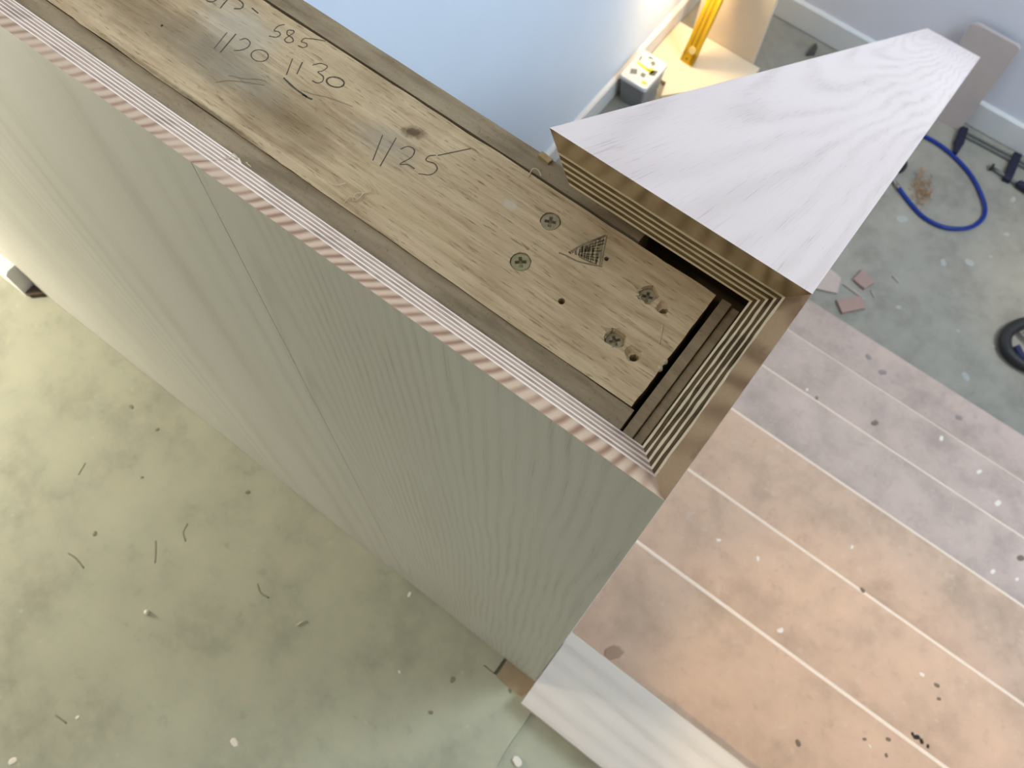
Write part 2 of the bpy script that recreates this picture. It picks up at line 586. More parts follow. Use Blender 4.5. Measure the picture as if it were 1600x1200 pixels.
# skirting boards: square boards with a small chamfer on the top outer edge
def skirt_profile(name, p0, p1, out, z0, h, t):
    p0, p1, o = Vector(p0), Vector(p1), Vector(out)
    prof = [(0, 0), (t, 0), (t, h - 0.006), (t - 0.006, h), (0, h)]
    A = [p0 + o * a + Vector((0, 0, z0 + b)) for a, b in prof]
    B = [p1 + o * a + Vector((0, 0, z0 + b)) for a, b in prof]
    return tag(loft(name, A, B, M_skirt), None, None, kind='structure')


skirt_profile('baseboard_left', (LWX, 0.16, 0), (LWX, FARY + 0.012, 0), (1, 0, 0), ZF + 0.004, 0.10, 0.016)
skirt_profile('baseboard_far', (LWX + 0.017, FARY + 0.013, 0), (1.6, FARY + 0.013, 0), (0, -1, 0), ZF + 0.004, 0.115, 0.015)

fl = tag(box('floor_lower', (-1.19, 1.0, ZF - 0.12), (1.75, FARY + 0.15, ZF), M_floor_low), None, None, kind='structure')

# landing floor: two boards with a ragged seam beside the nosing board
random.seed(3)
seam = []
for i in range(30):
    y = 0.02 - 0.62 * i / 29
    seam.append((0.0215 - 0.045 * (y + 0.044) + random.uniform(-0.0010, 0.0010), y))
up = prism_xy('floor_landing', [(-1.9, -2.25)] + [(0.06, -2.25)] + seam[::-1] + [(0.0190, 0.072), (0.0, 0.072), (0.0, 0.13), (-1.9, 0.13)], -0.02, 0.0, M_floor_up)
tag(up, None, None, kind='structure')
# the L-shaped slot left by a saw next to the wall
slot = box('cutter', (-0.0575, -0.0265, -0.009), (-0.0515, 0.010, 0.01), M_floor_up)
slot2 = box('cutter', (-0.0755, -0.0275, -0.004), (-0.0560, -0.0258, 0.01), M_floor_up)
cut(up, [slot, slot2])
patch = prism_xy('floor_patch', [(-0.0510, -0.0285), (-0.028, -0.0300), (-0.004, -0.0285), (0.0015, -0.012), (0.0015, 0.012), (-0.0510, 0.012)], 0.0, 0.0012,
                 plain('pinkish_filler', (170, 148, 120), 0.7, 0.1, 60), up)
sec = [(s[0] + 0.0002 + random.uniform(0, 0.0003), s[1]) for s in seam]
tag(prism_xy('floor_landing_edge', sec + [(0.064, -2.25), (1.6, -2.25), (1.6, 0.0), (0.0235, 0.0)], -0.02, -0.0022, M_floor_up), None, None, kind='structure')
tag(box('floor_landing_base', (-1.9, -2.25, -0.16), (1.6, 0.065, -0.0201), M_dark_wood), None, None, kind='structure')

# skirting end on the landing and the dark shadow block beside it
skl = skirt_profile('baseboard_landing', (-1.89, 0.0, 0), (-1.088, 0.0, 0), (0, -1, 0), 0.0, 0.080, 0.022)

# ------------------------------------------------------------------ staircase
stair = thing('staircase', 'flight of pinkish brown MDF stairs going down, with highlights painted on the nosings', 'staircase', (0.0, 0.07, ZF))
NY = {0: 0.066, 1: 0.3275, 2: 0.5720, 3: 0.8350, 4: 1.0810, 5: 1.3290, 6: 1.5800}
SX0, SX1 = 0.001, 1.25
for n in range(1, 7):
    z = -n * RI
    y1 = NY[n]
    y0 = NY[n - 1] - 0.020
    mt = M_tread if n < 4 else M_tread_low
    ch = 0.0085 if n < 4 else (0.007 if n == 4 else 0.005)
    t = box('tread', (SX0, y0, z - 0.025), (SX1, y1 - ch, z), mt, stair)
    # rounded front lip
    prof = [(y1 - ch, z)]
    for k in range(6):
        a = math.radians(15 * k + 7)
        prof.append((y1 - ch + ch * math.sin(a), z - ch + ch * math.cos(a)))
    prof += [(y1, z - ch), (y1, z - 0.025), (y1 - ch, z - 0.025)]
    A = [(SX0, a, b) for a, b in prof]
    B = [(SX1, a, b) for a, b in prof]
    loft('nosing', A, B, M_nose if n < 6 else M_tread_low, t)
    yr = NY[n - 1] - 0.018
    box('riser', (SX0, yr - 0.018, z - 0.0), (SX1, yr, z + RI - 0.025), M_riser, stair)
yr = NY[6] - 0.018
box('riser', (SX0, yr - 0.018, ZF), (SX1, yr, ZF + RI - 0.025), M_riser, stair)
tr = [c for c in stair.children if c.name.startswith('tread')]


def spots(px_list, zf, mat, parent, name='plaster_spot'):
    for (px, py, r) in px_list:
        c = at(px, py, zf)
        d = (c - CP).length
        R = 0.85 * r * d / F
        n = 9
        A, B = [], []
        ph = random.random() * 6
        for k in range(n):
            a = 2 * math.pi * k / n
            q = R * (1 + 0.25 * math.sin(2 * a + ph) + random.uniform(-0.12, 0.12))
            A.append((c.x + q * 0.8 * math.cos(a), c.y + q * 0.8 * math.sin(a), zf + 0.0008))
            B.append((c.x + q * math.cos(a), c.y + q * math.sin(a), zf + 0.0001))
        loft(name, A, B, mat, parent)


random.seed(11)
zt_ = lambda n: -n * RI
spots([(1247, 1161, 5), (1351, 1155, 3), (1388, 1155, 4), (1385, 1180, 3)], zt_(1), M_brown_spot, tr[0], 'stain_spot')
spots([(1359, 1166, 2.5)], zt_(1), M_speck, tr[0])
spots([(958, 1020, 15)], zt_(1), plain('damp_stain', (172, 138, 114), 0.6, 0.05, 60), tr[0], 'stain_spot')
spots([(1122, 844, 4), (1184, 873, 4), (1219, 985, 5), (1440, 1054, 4)], zt_(2), M_speck, tr[1])
spots([(1348, 922, 4), (1464, 1071, 4), (1467, 1092, 3)], zt_(2), M_brown_spot, tr[1], 'stain_spot')
spots([(1432, 1152, 5), (1440, 1158, 4), (1450, 1166, 3), (1426, 1147, 3)], zt_(2), M_black_mark, tr[1], 'stain_spot')
spots([(1331, 855, 3), (1534, 1122, 4), (1562, 1130, 2)], zt_(3), M_speck, tr[2])
spots([(1261, 609, 2.5), (1551, 893, 4), (1589, 905, 3), (1569, 1000, 2)], zt_(4), M_speck, tr[3])
spots([(1367, 661, 6), (1595, 872, 6), (1276, 622, 3)], zt_(4), M_brown_spot, tr[3], 'stain_spot')
spots([(1471, 685, 4), (1530, 737, 4), (1559, 786, 5)], zt_(5), M_speck, tr[4])
spots([(1498, 653, 5), (1379, 582, 6), (1357, 558, 5)], zt_(5), plain('grey_stain', (146, 132, 128), 0.6, 0.05, 60), tr[4], 'stain_spot')

# limed oak nosing board at the head of the stairs
nb = thing('nosing_board', 'pale limed oak nosing board on the landing edge at the head of the stairs', 'board', (0.004, 0.03, 0.0))
NBX = 0.0012
prof = [(-0.0375, 0.0), (0.0895, 0.0), (0.0915, 0.002), (0.0915, 0.0175), (0.0895, 0.0198), (-0.0365, 0.0198), (-0.0375, 0.0188)]
loft('board', [(NBX, a, b) for a, b in prof], [(1.25, a, b) for a, b in prof], M_oak_nose, nb)
box('edge_lipping', (NBX, 0.0915, 0.001), (1.25, 0.0925, 0.0185), plain('raw_oak_lipping', (206, 178, 146), 0.7, 0.06, 80), nb)

# ------------------------------------------------------------------ half wall framing
ZT = 1.06
hw = thing('timber_framing', 'weathered timber half wall framing with pencilled measurements on its dusty top', 'wall frame', (-0.5, 0.07, 0.0))
# top plate with a ragged outline
random.seed(5)
near, far = [], []
N = 150
for i in range(N + 1):
    x = -1.04 + (1.04 - 0.0353) * i / N
    near.append((x, 0.0392 + wob(x, 1, 0.0008, 14) + (wob(x, 2, 0.0006, 120) if x < -0.22 else 0.0)))
    far.append((x, 0.1095 + wob(x, 3, 0.0004, 60)))
endp = []
for i in range(1, 24):
    y = 0.0392 + (0.1095 - 0.0392) * i / 24
    endp.append((-0.0353 + wob(y, 5, 0.0005, 160), y))
outl = near + endp + far[::-1]
A = [(p[0], p[1], ZT) for p in outl]
B = [(p[0], p[1], ZT - 0.045) for p in outl]
plate = loft('top_plate', A, B, [M_timber, M_dark_wood], hw, 0, 1, 1)
po = wloc(plate)


def cyl(c, r0, r1, z0, z1, n=20, jag=0.0):
    """temporary cutter: cone from r0 at z0 up to r1 at z1"""
    A, B = [], []
    for k in range(n):
        a = 2 * math.pi * k / n
        j = 1 + random.uniform(-jag, jag)
        A.append((c[0] + r1 * j * math.cos(a), c[1] + r1 * j * math.sin(a), z1))
        B.append((c[0] + r0 * j * math.cos(a), c[1] + r0 * j * math.sin(a), z0))
    return loft('cutter', A, B, M_raw_hole)


SC = [(860, 345.6, 0.0046, 0.0005, M_screw_grey), (813.6, 408.9, 0.0046, 0.0004, M_screw),
      (1013, 460, 0.0043, 0.0026, M_screw_grey), (962, 528, 0.0042, 0.0032, M_screw_grey)]
cutters = []
for i, (px, py, r, dep, mt) in enumerate(SC):
    c = at(px, py, ZT)
    if i < 2:
        cutters.append(cyl(c, r + 0.0003, r + 0.0005, ZT - dep - 0.0025, ZT + 0.001, 24, 0.03))
    else:
        cutters.append(cyl(c, r * 0.9, r * 1.18, ZT - dep - 0.003, ZT + 0.001, 15, 0.16))
for (px, py, r, dep) in ((1038, 484.5, 0.0030, 0.012), (992, 557, 0.0036, 0.012)):
    c = at(px, py, ZT)
    cutters.append(cyl(c, r * 0.6, r * 0.62, ZT - dep, ZT + 0.001, 14, 0.08))
    cutters.append(cyl(c + Vector((-0.0012, 0.0006, 0)), r * 0.5, r * 1.25, ZT - 0.0026, ZT + 0.0006, 13, 0.16))
cutters.append(cyl(at(877.5, 470.6, ZT), 0.00155, 0.00165, ZT - 0.014, ZT + 0.001, 18, 0.03))
cutters.append(cyl(at(948, 404.5, ZT), 0.0008, 0.0012, ZT - 0.010, ZT + 0.001, 10, 0.1))
cutters.append(cyl(at(253, 40, ZT), 0.0006, 0.0008, ZT - 0.010, ZT + 0.001, 9, 0.1))


def gouge(p0, p1, w, dep):
    """tapered splinter groove"""
    a, b = at(*p0, ZT), at(*p1, ZT)
    t = (b - a).normalized()
    s = Vector((-t.y, t.x, 0))
    up_, dn = Vector((0, 0, 0.0004)), Vector((0, 0, -dep))
    V = [a + up_, b + s * w + up_, b - s * w + up_, b + dn, a + (b - a) * 0.15 + Vector((0, 0, 0.0002))]
    return obj('cutter', V, [(0, 1, 2), (0, 3, 1), (0, 2, 3), (1, 3, 2)], M_raw_hole)


cutters.append(gouge((972, 429), (1006, 455), 0.0022, 0.0022))
cutters.append(gouge((932, 506), (960, 522), 0.0024, 0.0022))
cutters.append(gouge((808, 372), (826, 390), 0.0012, 0.0012))
cut(plate, cutters)

for i, (px, py, r, dep, mt) in enumerate(SC):
    c = at(px, py, ZT) - Vector((0, 0, dep))
    # pan of the countersunk head with a rim, then a cross recess cut in
    sc = lathe('screw', c, [(r * 0.45, -0.0026), (r * 0.98, -0.0004), (r, -0.0001), (r * 0.93, 0.0), (r * 0.5, 0.0)], mt, plate, 28)
    ang = (0.45, 0.72, 0.35, 0.9)[i]
    cs = []
    L1, W1 = r * 0.64, r * 0.19
    for k in (0, 1):
        a = ang + k * math.pi / 2
        u, v = Vector((math.cos(a), math.sin(a), 0)), Vector((-math.sin(a), math.cos(a), 0))
        q = [c + u * L1 + v * W1, c + u * L1 - v * W1, c - u * L1 - v * W1, c - u * L1 + v * W1]
        bt = [c + (p - c) * 0.75 + Vector((0, 0, -0.0021)) for p in q]
        cs.append(loft('cutter', [p + Vector((0, 0, 0.0004)) for p in q], bt, M_black_mark))
    cut(sc, cs)
    if i >= 2:
        for k in range(7):   # torn fibres around the sunken heads
            a = random.uniform(0, 6.28)
            b = c + Vector((math.cos(a), math.sin(a), 0)) * r * random.uniform(0.95, 1.2)
            b.z = ZT + 0.0003
            e = b + Vector((random.uniform(-1, 1), random.uniform(-1, 1), 0.35)).normalized() * random.uniform(0.001, 0.0024)
            tube('splinter', [b, (b + e) / 2 + Vector((0, 0, 0.0003)), e], [0.0003, 0.00022, 0.0001], M_fluff, plate, 4)


def stroke(pts, w, mat, name='pencil_mark'):
    """flat pencil ribbon lying on the plate, through pixels of the photograph"""
    P = spline([at(a, b, ZT + 0.00008) for a, b in pts], 5) if len(pts) > 2 else [at(a, b, ZT + 0.00008) for a, b in pts]
    V, Fc = [], []
    for i, p in enumerate(P):
        t = (P[min(i + 1, len(P) - 1)] - P[max(i - 1, 0)]).normalized()
        s = Vector((-t.y, t.x, 0))
        ww = w * (0.75 + 0.35 * random.random()) * 0.5
        V += [p + s * ww, p - s * ww]
    for i in range(len(P) - 1):
        Fc.append((2 * i, 2 * i + 1, 2 * i + 3, 2 * i + 2))
    return V, Fc


def writing(strokes, w, mat, name='pencil_writing'):
    V, Fc = [], []
    for s in strokes:
        v, f = stroke(s, w, mat)
        Fc += [tuple(i + len(V) for i in q) for q in f]
        V += v
    o = obj(name, V, Fc, mat, plate)
    for p in o.data.polygons:
        if p.normal.z < 0:
            p.flip()
    return o


def c8(l):
    return [(200 + x / 4.444, y / 4.444) for x, y in l]


def c2(l):
    return [(300 + x / 4, y / 4) for x, y in l]


def c7(l):
    return [(780 + x / 4.614, 320 + y / 4.614) for x, y in l]


def ell(cx, cy, rx, ry, rot, conv, a0=0.2, a1=6.6):
    out = []
    for k in range(13):
        a = a0 + (a1 - a0) * k / 12
        x, y = rx * math.cos(a), ry * math.sin(a)
        out.append((cx + x * math.cos(rot) - y * math.sin(rot), cy + x * math.sin(rot) + y * math.cos(rot)))
    return conv(out)


PW = 0.00062
writing([c8([(540, -30), (545, 0), (565, 12), (595, 10), (625, -10)]), c8([(715, -25), (675, 15), (640, 58)]),
         c8([(715, -25), (770, 0), (800, 30), (785, 58), (735, 60)]), c8([(860, 55), (905, 93)])], PW * 1.3, M_pencil)
writing([c8([(1088, 170), (1045, 180), (1015, 212), (1045, 220), (1058, 240), (1030, 258), (978, 250)]),
         c8([(1150, 212), (1112, 210), (1105, 238), (1140, 262), (1145, 288), (1108, 296), (1088, 275), (1118, 250), (1152, 226), (1146, 208)]),
         c8([(1225, 266), (1203, 288), (1235, 300), (1244, 318), (1215, 330), (1180, 316)]), c8([(1226, 265), (1300, 272), (1372, 286)])], PW, M_pencil)
writing([c8([(688, 225), (597, 338)]), c8([(750, 235), (640, 365)]), c8([(775, 278), (818, 268), (848, 295), (832, 328), (785, 348), (735, 350)]),
         ell(915, 386, 60, 40, 0.12, c8)], PW, M_pencil)
writing([c8([(1143, 405), (1100, 520)]), c8([(1212, 430), (1172, 515)]),
         c8([(1282, 452), (1338, 440), (1385, 462), (1352, 492), (1318, 500), (1355, 530), (1350, 565), (1312, 576), (1280, 560)])], PW, M_pencil)
writing([ell(1440, 570, 62, 34, 0.2, c8)], PW * 1.5, M_pencil)
writing([c2([(1192, 843), (1130, 1003)]), c2([(1277, 860), (1175, 1040)]),
         c2([(1303, 932), (1350, 915), (1390, 938), (1372, 982), (1300, 1025), (1348, 1028), (1392, 1055)]),
         c2([(1525, 970), (1482, 975), (1463, 1003), (1515, 1022), (1532, 1058), (1490, 1092), (1415, 1085)]),
         c2([(1535, 972), (1600, 958), (1745, 928)])], PW, M_pencil)
writing([c8([(700, 522), (800, 545), (900, 550), (960, 565)]), c8([(610, 572), (700, 560), (820, 572), (950, 592)])], PW * 1.1, M_pencil_soft, 'pencil_scratch')
writing([c8([(1080, 540), (1150, 606), (1210, 650), (1245, 672)]), c8([(1210, 655), (1245, 676), (1280, 690)])], PW * 1.6, M_pencil, 'pencil_scratch')
writing([c8([(1200, 625), (1290, 655), (1400, 680), (1560, 740)])], PW * 0.7, M_pencil_soft, 'pencil_scratch')
# shaded triangle mark by the far screws
random.seed(2)
hat = []
T0, T1, T2 = Vector((510, 345)), Vector((770, 225)), Vector((735, 440))
for k in range(15):
    t = k / 14
    a = T0.lerp(T1, t)
    b = T0.lerp(T2, t)
    j = lambda: random.uniform(-9, 9)
    hat.append(c7([(a.x + j(), a.y + j()), ((a.x + b.x) / 2 + j(), (a.y + b.y) / 2 + j()), (b.x + j(), b.y + j())]))
for k in range(9):
    t = k / 8
    a = T1.lerp(T2, t)
    s = T0.lerp(a, 0.25 + 0.1 * random.random())
    e = T0.lerp(a, 0.85 + 0.15 * random.random())
    hat.append(c7([(s.x, s.y), ((s.x + e.x) / 2, (s.y + e.y) / 2 + random.uniform(-6, 6)), (e.x, e.y)]))
writing(hat, 0.0007, M_pencil_soft, 'pencil_shading')
writing([c7([(430, 345), (480, 365), (560, 405), (650, 428), (745, 445)]), c7([(770, 218), (690, 250), (600, 288), (515, 338)])], 0.0009, M_pencil_soft, 'pencil_shading')

# lining boards around the plate
def ragged_board(name, x0, x1, ya, yb, z0, z1, amp, seed):
    pa, pb = [], []
    n = 60
    for i in range(n + 1):
        x = x0 + (x1 - x0) * i / n
        pa.append((x, ya))
        pb.append((x, yb + wob(x, seed, amp, 60)))
    q = pa + pb[::-1]
    return loft(name, [(p[0], p[1], z1) for p in q], [(p[0], p[1], z0) for p in q], M_lining, hw)


ragged_board('lining_board', -1.04, -0.0335, 0.0228, 0.0391, 0.02, ZT - 0.0008, 0.0003, 21)
ragged_board('lining_board', -1.04, -0.080, 0.1112, 0.1229, 0.02, ZT - 0.0005, 0.0002, 22)
box('end_lining', (-0.0322, 0.0230, 0.02), (-0.0270, 0.1115, ZT - 0.003), M_lining, hw, 0.0003, 1)
box('end_lining', (-0.0266, 0.0225, 0.02), (-0.0222, 0.1115, ZT - 0.005), M_lining, hw, 0.0003, 1)
box('stud', (-0.0450 - 0.045, 0.041, 0.0), (-0.0450, 0.108, ZT - 0.0455), M_dark_wood, hw)
for xs in (-0.55, -1.0):
    box('stud', (xs - 0.02, 0.041, 0.0), (xs + 0.025, 0.108, ZT - 0.0455), M_dark_wood, hw)
# sloping framing of the stair balustrade under the cap
WY = 0.1113
Lc = 2.07
def on_slope(s, dn):
    """point of the cap's plane: s along the slope, dn below its top face"""
    return (WY + s * math.cos(PT) - dn * math.sin(PT), 1.10 - s * math.sin(PT) - dn * math.cos(PT))


a0, a1 = on_slope(0.045, 0.0235), on_slope(Lc - 0.02, 0.0235)
prof = [(a0[0], -0.16), a0, a1, (a1[0], ZF + 0.001), (0.1235, ZF + 0.001), (0.1235, -0.16)]
loft('balustrade_frame', [(-0.1155, a, b) for a, b in prof], [(-0.0220, a, b) for a, b in prof], M_dark_wood, hw)

box('balustrade_post', (-0.1155, 0.1118, 0.0), (-0.0222, 0.165, 1.028), M_dark_wood, hw)

# ------------------------------------------------------------------ plywood panels
LAY = [(0.0, 0.0083, 'face')]
d = 0.0083
for k in range(9):
    t = 0.00105 if k % 2 == 0 else 0.00165
    LAY.append((d, d + t, 'pale' if k % 2 == 0 else 'brown'))
    d += t


def near_panel(label, x0, x1, mitre, face, z0, extra=0.0, seed=0, zoff=0.0):
    o = thing('oak_plywood_panel', label, 'panel', ((x0 + x1) / 2, 0.0, z0))
    lay = list(LAY)
    if extra:
        lay = lay + [(lay[-1][1], lay[-1][1] + extra * 0.5, 'brown'), (lay[-1][1] + extra * 0.5, lay[-1][1] + extra, 'pale')]
    n = 90

    def outline(dd, idx):
        xe = x1 - dd if mitre else x1
        P = []
        for i in range(n + 1):
            x = x0 + (xe - x0) * i / n
            w = 0.0 if idx in (0, len(lay)) else wob(x, idx + seed * 20, 0.00014, 40)
            P.append((x, dd + w, 1.10 - dd - w + zoff))
        return P + [(xe, dd, z0), (x0, dd, z0)]

    for i, (a, b, kind) in enumerate(lay):
        A, B = outline(a, i), outline(b, i + 1)
        if kind == 'face':
            loft('oak_layer', A, B, [face, M_lam_near], o, 0, 1, 1)
        else:
            loft('ply', A, B, M_w_near if kind == 'pale' else M_b_near, o)
    return o


near_panel('limed oak plywood panel of the half wall nearest the stairs, with flame grain', -0.2484, 0.0, True, M_oak_right, 0.014, seed=1)
near_panel('limed oak plywood panel of the half wall left of the joint, straight grain', -1.30, -0.2489, False, M_oak_left, 0.002, extra=0.0022, seed=2)

# end panel along the stair side: mitred to the near panel and, by its slope, to the cap
ep = thing('oak_plywood_panel', 'limed oak plywood panel on the stair side of the half wall end', 'panel', (0.0, 0.06, 0.0))


def end_outline(dd, idx):
    n = 70
    y0, y1 = dd, WY - 0.352 * dd
    P = []
    for i in range(n + 1):
        y = y0 + (y1 - y0) * i / n
        amp = 0.0 if idx in (0, len(LAY)) else 0.00030
        w = wob(y, idx + 300, amp * 1.5, 55)
        w *= min(1.0, 8 * i / n, 8 * (1 - i / n))
        P.append((-dd - w, y, 1.10 - dd - w))
    e = on_slope(Lc, dd)
    P.append((-dd, e[0], e[1]))
    P += [(-dd, e[0], ZF + 0.002), (-dd, 0.1235, ZF + 0.002), (-dd, 0.1235, 0.003), (-dd, dd, 0.003)]
    return P


for i, (a, b, kind) in enumerate(LAY):
    A, B = end_outline(a, i), end_outline(b, i + 1)
    if kind == 'face':
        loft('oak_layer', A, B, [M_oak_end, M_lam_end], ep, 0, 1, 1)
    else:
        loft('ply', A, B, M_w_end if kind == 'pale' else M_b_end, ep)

# sloping cap board
cb = thing('cap_board', 'wide pale limed oak plywood cap board sloping down the stair balustrade', 'board', (-0.068, WY, 1.09))


def cap_outline(dd, idx):
    n = 60
    x0, x1 = -0.1361 + 0.9 * dd, -dd
    q = (WY - 0.352 * dd, 1.10 - dd)
    e = on_slope(Lc, dd)
    P = []
    for i in range(n + 1):
        x = x0 + (x1 - x0) * i / n
        amp = 0.0 if idx in (0, len(LAY)) else 0.00022
        w = wob(x, idx + 500, amp, 45) * min(1.0, 8 * i / n, 8 * (1 - i / n))
        P.append((x, q[0] - 0.352 * w, q[1] - w))
    return P + [(x1, e[0], e[1]), (x0, e[0], e[1])]


for i, (a, b, kind) in enumerate(LAY):
    A, B = cap_outline(a, i), cap_outline(b, i + 1)
    if kind == 'face':
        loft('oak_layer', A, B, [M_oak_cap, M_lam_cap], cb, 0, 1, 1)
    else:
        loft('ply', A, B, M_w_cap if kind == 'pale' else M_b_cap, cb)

# ------------------------------------------------------------------ shavings on the wall top


def curl(label, pts, rad, z, mat=None, name='wood_shaving', lift=0.0015, group='thin wood shavings on the wall top'):
    P = []
    for i, (a, b) in enumerate(pts):
        q = at(a, b, z)
        q.z = z + rad + lift * abs(math.sin(i * 1.3))
        P.append(q)
    o = tube(name, spline(P, 6), rad, mat or M_shaving, None, 5, flat=0.6)
    return tag(o, label, 'shaving', group)


curl('curled pale shaving looping on the timber between the written 1125 and the panel edge', [(538, 317), (548, 310), (560, 312), (568, 304), (562, 312), (552, 315), (556, 306), (570, 303), (580, 301), (575, 290), (572, 281), (580, 293), (591, 304)], 0.00028, ZT)
curl('short straight shaving on the timber just left of the curled one', [(512, 285), (525, 293), (540, 288)], 0.00025, ZT)
curl('thin shaving standing up at the step where the two near panels meet', [(387, 254), (388, 262), (394, 265)], 0.00025, ZT, lift=0.004)
curl('tiny pale shavings at the panel step, left of the upright one', [(352, 247), (362, 250), (366, 243), (374, 252)], 0.00035, 1.082)
curl('arched shaving hanging over the far edge of the timber near the cap board', [(826, 277), (831, 268), (838, 266), (843, 272), (845, 278)], 0.0003, ZT)
curl('straight pale splinter on the timber near its cut end', [(1035, 508), (1033, 523), (1030, 538)], 0.0003, ZT, name='wood_splinter', lift=0.0)
for lab, (px, py) in (('larger pale crumb of wood stuck in the black gap at the timber end', (1039, 563)), ('smaller pale crumb low in the black gap at the timber end', (1031, 574))):
    c = at(px, py, ZT)
    o = lathe('wood_crumb', (c.x, c.y, ZT - 0.002), [(0.0006, 0), (0.0017, 0.0006), (0.0013, 0.0018), (0.0005, 0.0024)], M_fluff, None, 7)
    tag(o, lab, 'crumb')
c = at(851, 248, ZT)
o = prism_xy('wood_chip', [(c.x - 0.0035, c.y - 0.001), (c.x + 0.0034, c.y - 0.0018), (c.x + 0.004, c.y + 0.0014), (c.x - 0.003, c.y + 0.002)], ZT, ZT + 0.0016, plain('pale_chip', (196, 168, 122), 0.8, 0.1, 200))
tag(o, 'small tan wood chip on the far lining beside the cap board corner', 'chip')

# landing floor litter
c = at(230, 957, 0)
tag(lathe('plaster_crumb', (c.x, c.y, 0.0003), [(0.002, 0), (0.0042, 0.001), (0.0036, 0.004), (0.0015, 0.006)], M_speck, None, 8), 'white crumb of plaster lying on the landing floor', 'crumb')
tag(tube('wood_splinter', [at(464, 977, 0.001), at(471, 972, 0.0015), at(480, 970, 0.001)], 0.0011, M_fluff, None, 5), 'pale splinter lying on the landing floor', 'splinter')
spots([(20, 1189, 6), (121, 1121, 3), (640, 929, 4), (624, 1050, 2.5), (808, 1190, 8), (366, 1160, 7)], 0.0, M_speck, up)
spots([(205, 636, 4), (246, 671, 3), (222, 746, 2.5), (387, 769, 4), (148, 834, 4), (707, 1062, 5), (797, 1079, 4), (673, 1113, 4)], 0.0, plain('floor_stain', (140, 132, 108), 0.7, 0.1, 100), up, 'stain_spot')
for pts in ([(133, 723), (127, 733), (122, 742)], [(105, 864), (118, 872), (131, 888)], [(243, 845), (243, 862), (242, 880)], [(402, 912), (407, 926), (420, 934)], [(86, 1117), (96, 1124), (104, 1130)], [(293, 818), (286, 832), (290, 846)]):
    q = [at(a, b, 0.0003) for a, b in pts]
    tube('scratch_mark', spline(q, 4), 0.0011, plain('floor_scratch', (150, 145, 123), 0.8, 0.1, 100), up, 4, flat=0.2)

# dark block standing for the shadow at the end of the landing skirting
bl = [at(57, 452, 0), at(72, 466, 0), at(64, 470, 0), at(46, 470, 0)]
o = prism_xy('skirting_shadow_block', [(-1.086, -0.001), (-1.086, -0.020), (-1.078, -0.019), (-1.060, -0.001)], 0.0, 0.012, plain('shadow_block_dark', (92, 76, 62), 0.8, 0.1, 80))
tag(o, 'small dark wedge standing for the shadow at the end of the white skirting', 'wedge')

# ------------------------------------------------------------------ things downstairs
M_cream = plain('cream_faced_ply', (232, 214, 188), 0.55, 0.04, 8)
M_cream_edge = plain('cream_ply_edge', (214, 186, 148), 0.7, 0.06, 60)
bd = thing('plywood_sheet', 'cream plywood sheet lying flat on the lower floor under the yellow level', 'board', (-0.83, 2.28, ZF))
prism_xy('sheet', [(-1.026, 2.165), (-0.905, 2.165), (-0.885, 2.10), (-0.655, 2.36), (-0.655, 2.447), (-1.026, 2.447)], ZF, ZF + 0.018, M_cream, bd)
vb = thing('plywood_sheet', 'cream plywood sheet standing upright behind the yellow level', 'board', (-0.8, 2.46, ZF))
box('sheet', (-0.965, 2.449, ZF + 0.001), (-0.690, 2.467, ZF + 0.62), M_cream, vb, 0.001, 1)

# storage tub
tub = thing('storage_tub', 'translucent plastic tub with a printed white lid by the left wall downstairs', 'tub', (-0.955, 2.06, ZF))
M_tub = plain('translucent_plastic', (150, 150, 150), 0.35, 0.08, 20)
M_lid = plain('white_plastic_lid', (226, 226, 226), 0.4, 0.02, 20)
zl = ZF + 0.135
lidp = [at(1003, 80, zl), at(1046, 97, zl), at(1013, 143, zl), at(972, 121, zl)]
ctr = sum(lidp, Vector()) / 4
pass  # print('tub lid', [tuple(round(v, 3) for v in p) for p in lidp])


def rounded(poly, rad, n=4):
    out = []
    m = len(poly)
    for i in range(m):
        p, a, b = Vector(poly[i]), Vector(poly[i - 1]), Vector(poly[(i + 1) % m])
        u, v = (a - p).normalized(), (b - p).normalized()
        for k in range(n + 1):
            t = k / n
            s = p + u * rad
            e = p + v * rad
            out.append((s.lerp(p, t)).lerp(p.lerp(e, t), t))
    return out


ax, bx = -1.022, -0.905
ay, by = ctr.y - 0.078, ctr.y + 0.078
lp = [(ax, ay, 0), (bx, ay, 0), (bx, by, 0), (ax, by, 0)]
rim = rounded(lp, 0.012)
sh = lambda k: rounded([(ctr.x * 0 + (ax + bx) / 2 + (p[0] - (ax + bx) / 2) * k, ctr.y + (p[1] - ctr.y) * k, 0) for p in lp], 0.012)
bodyt, bodyb = sh(0.95), sh(0.82)
loft('tub_body', [(p.x, p.y, zl - 0.012) for p in bodyt], [(p.x, p.y, ZF + 0.001) for p in bodyb], M_tub, tub)
lid = loft('lid', [(p.x, p.y, zl) for p in sh(0.97)], [(p.x, p.y, zl - 0.013) for p in rim], M_lid, tub)
tube('lid_rim', [(p.x, p.y, zl - 0.001) for p in sh(0.95)], 0.0032, M_lid, tub, 6, closed=True)
lab = box('lid_label', (ax + 0.010, ay + 0.012, zl), (bx - 0.010, by - 0.012, zl + 0.0007), plain('label_paper', (222, 222, 218), 0.5, 0.02, 60), tub)
zz = zl + 0.0008
M_y, M_g, M_k = plain('label_yellow', (214, 204, 40), 0.5, 0.03, 60), plain('label_grey', (120, 126, 124), 0.5, 0.1, 90), plain('label_dark', (66, 70, 70), 0.5, 0.1, 90)


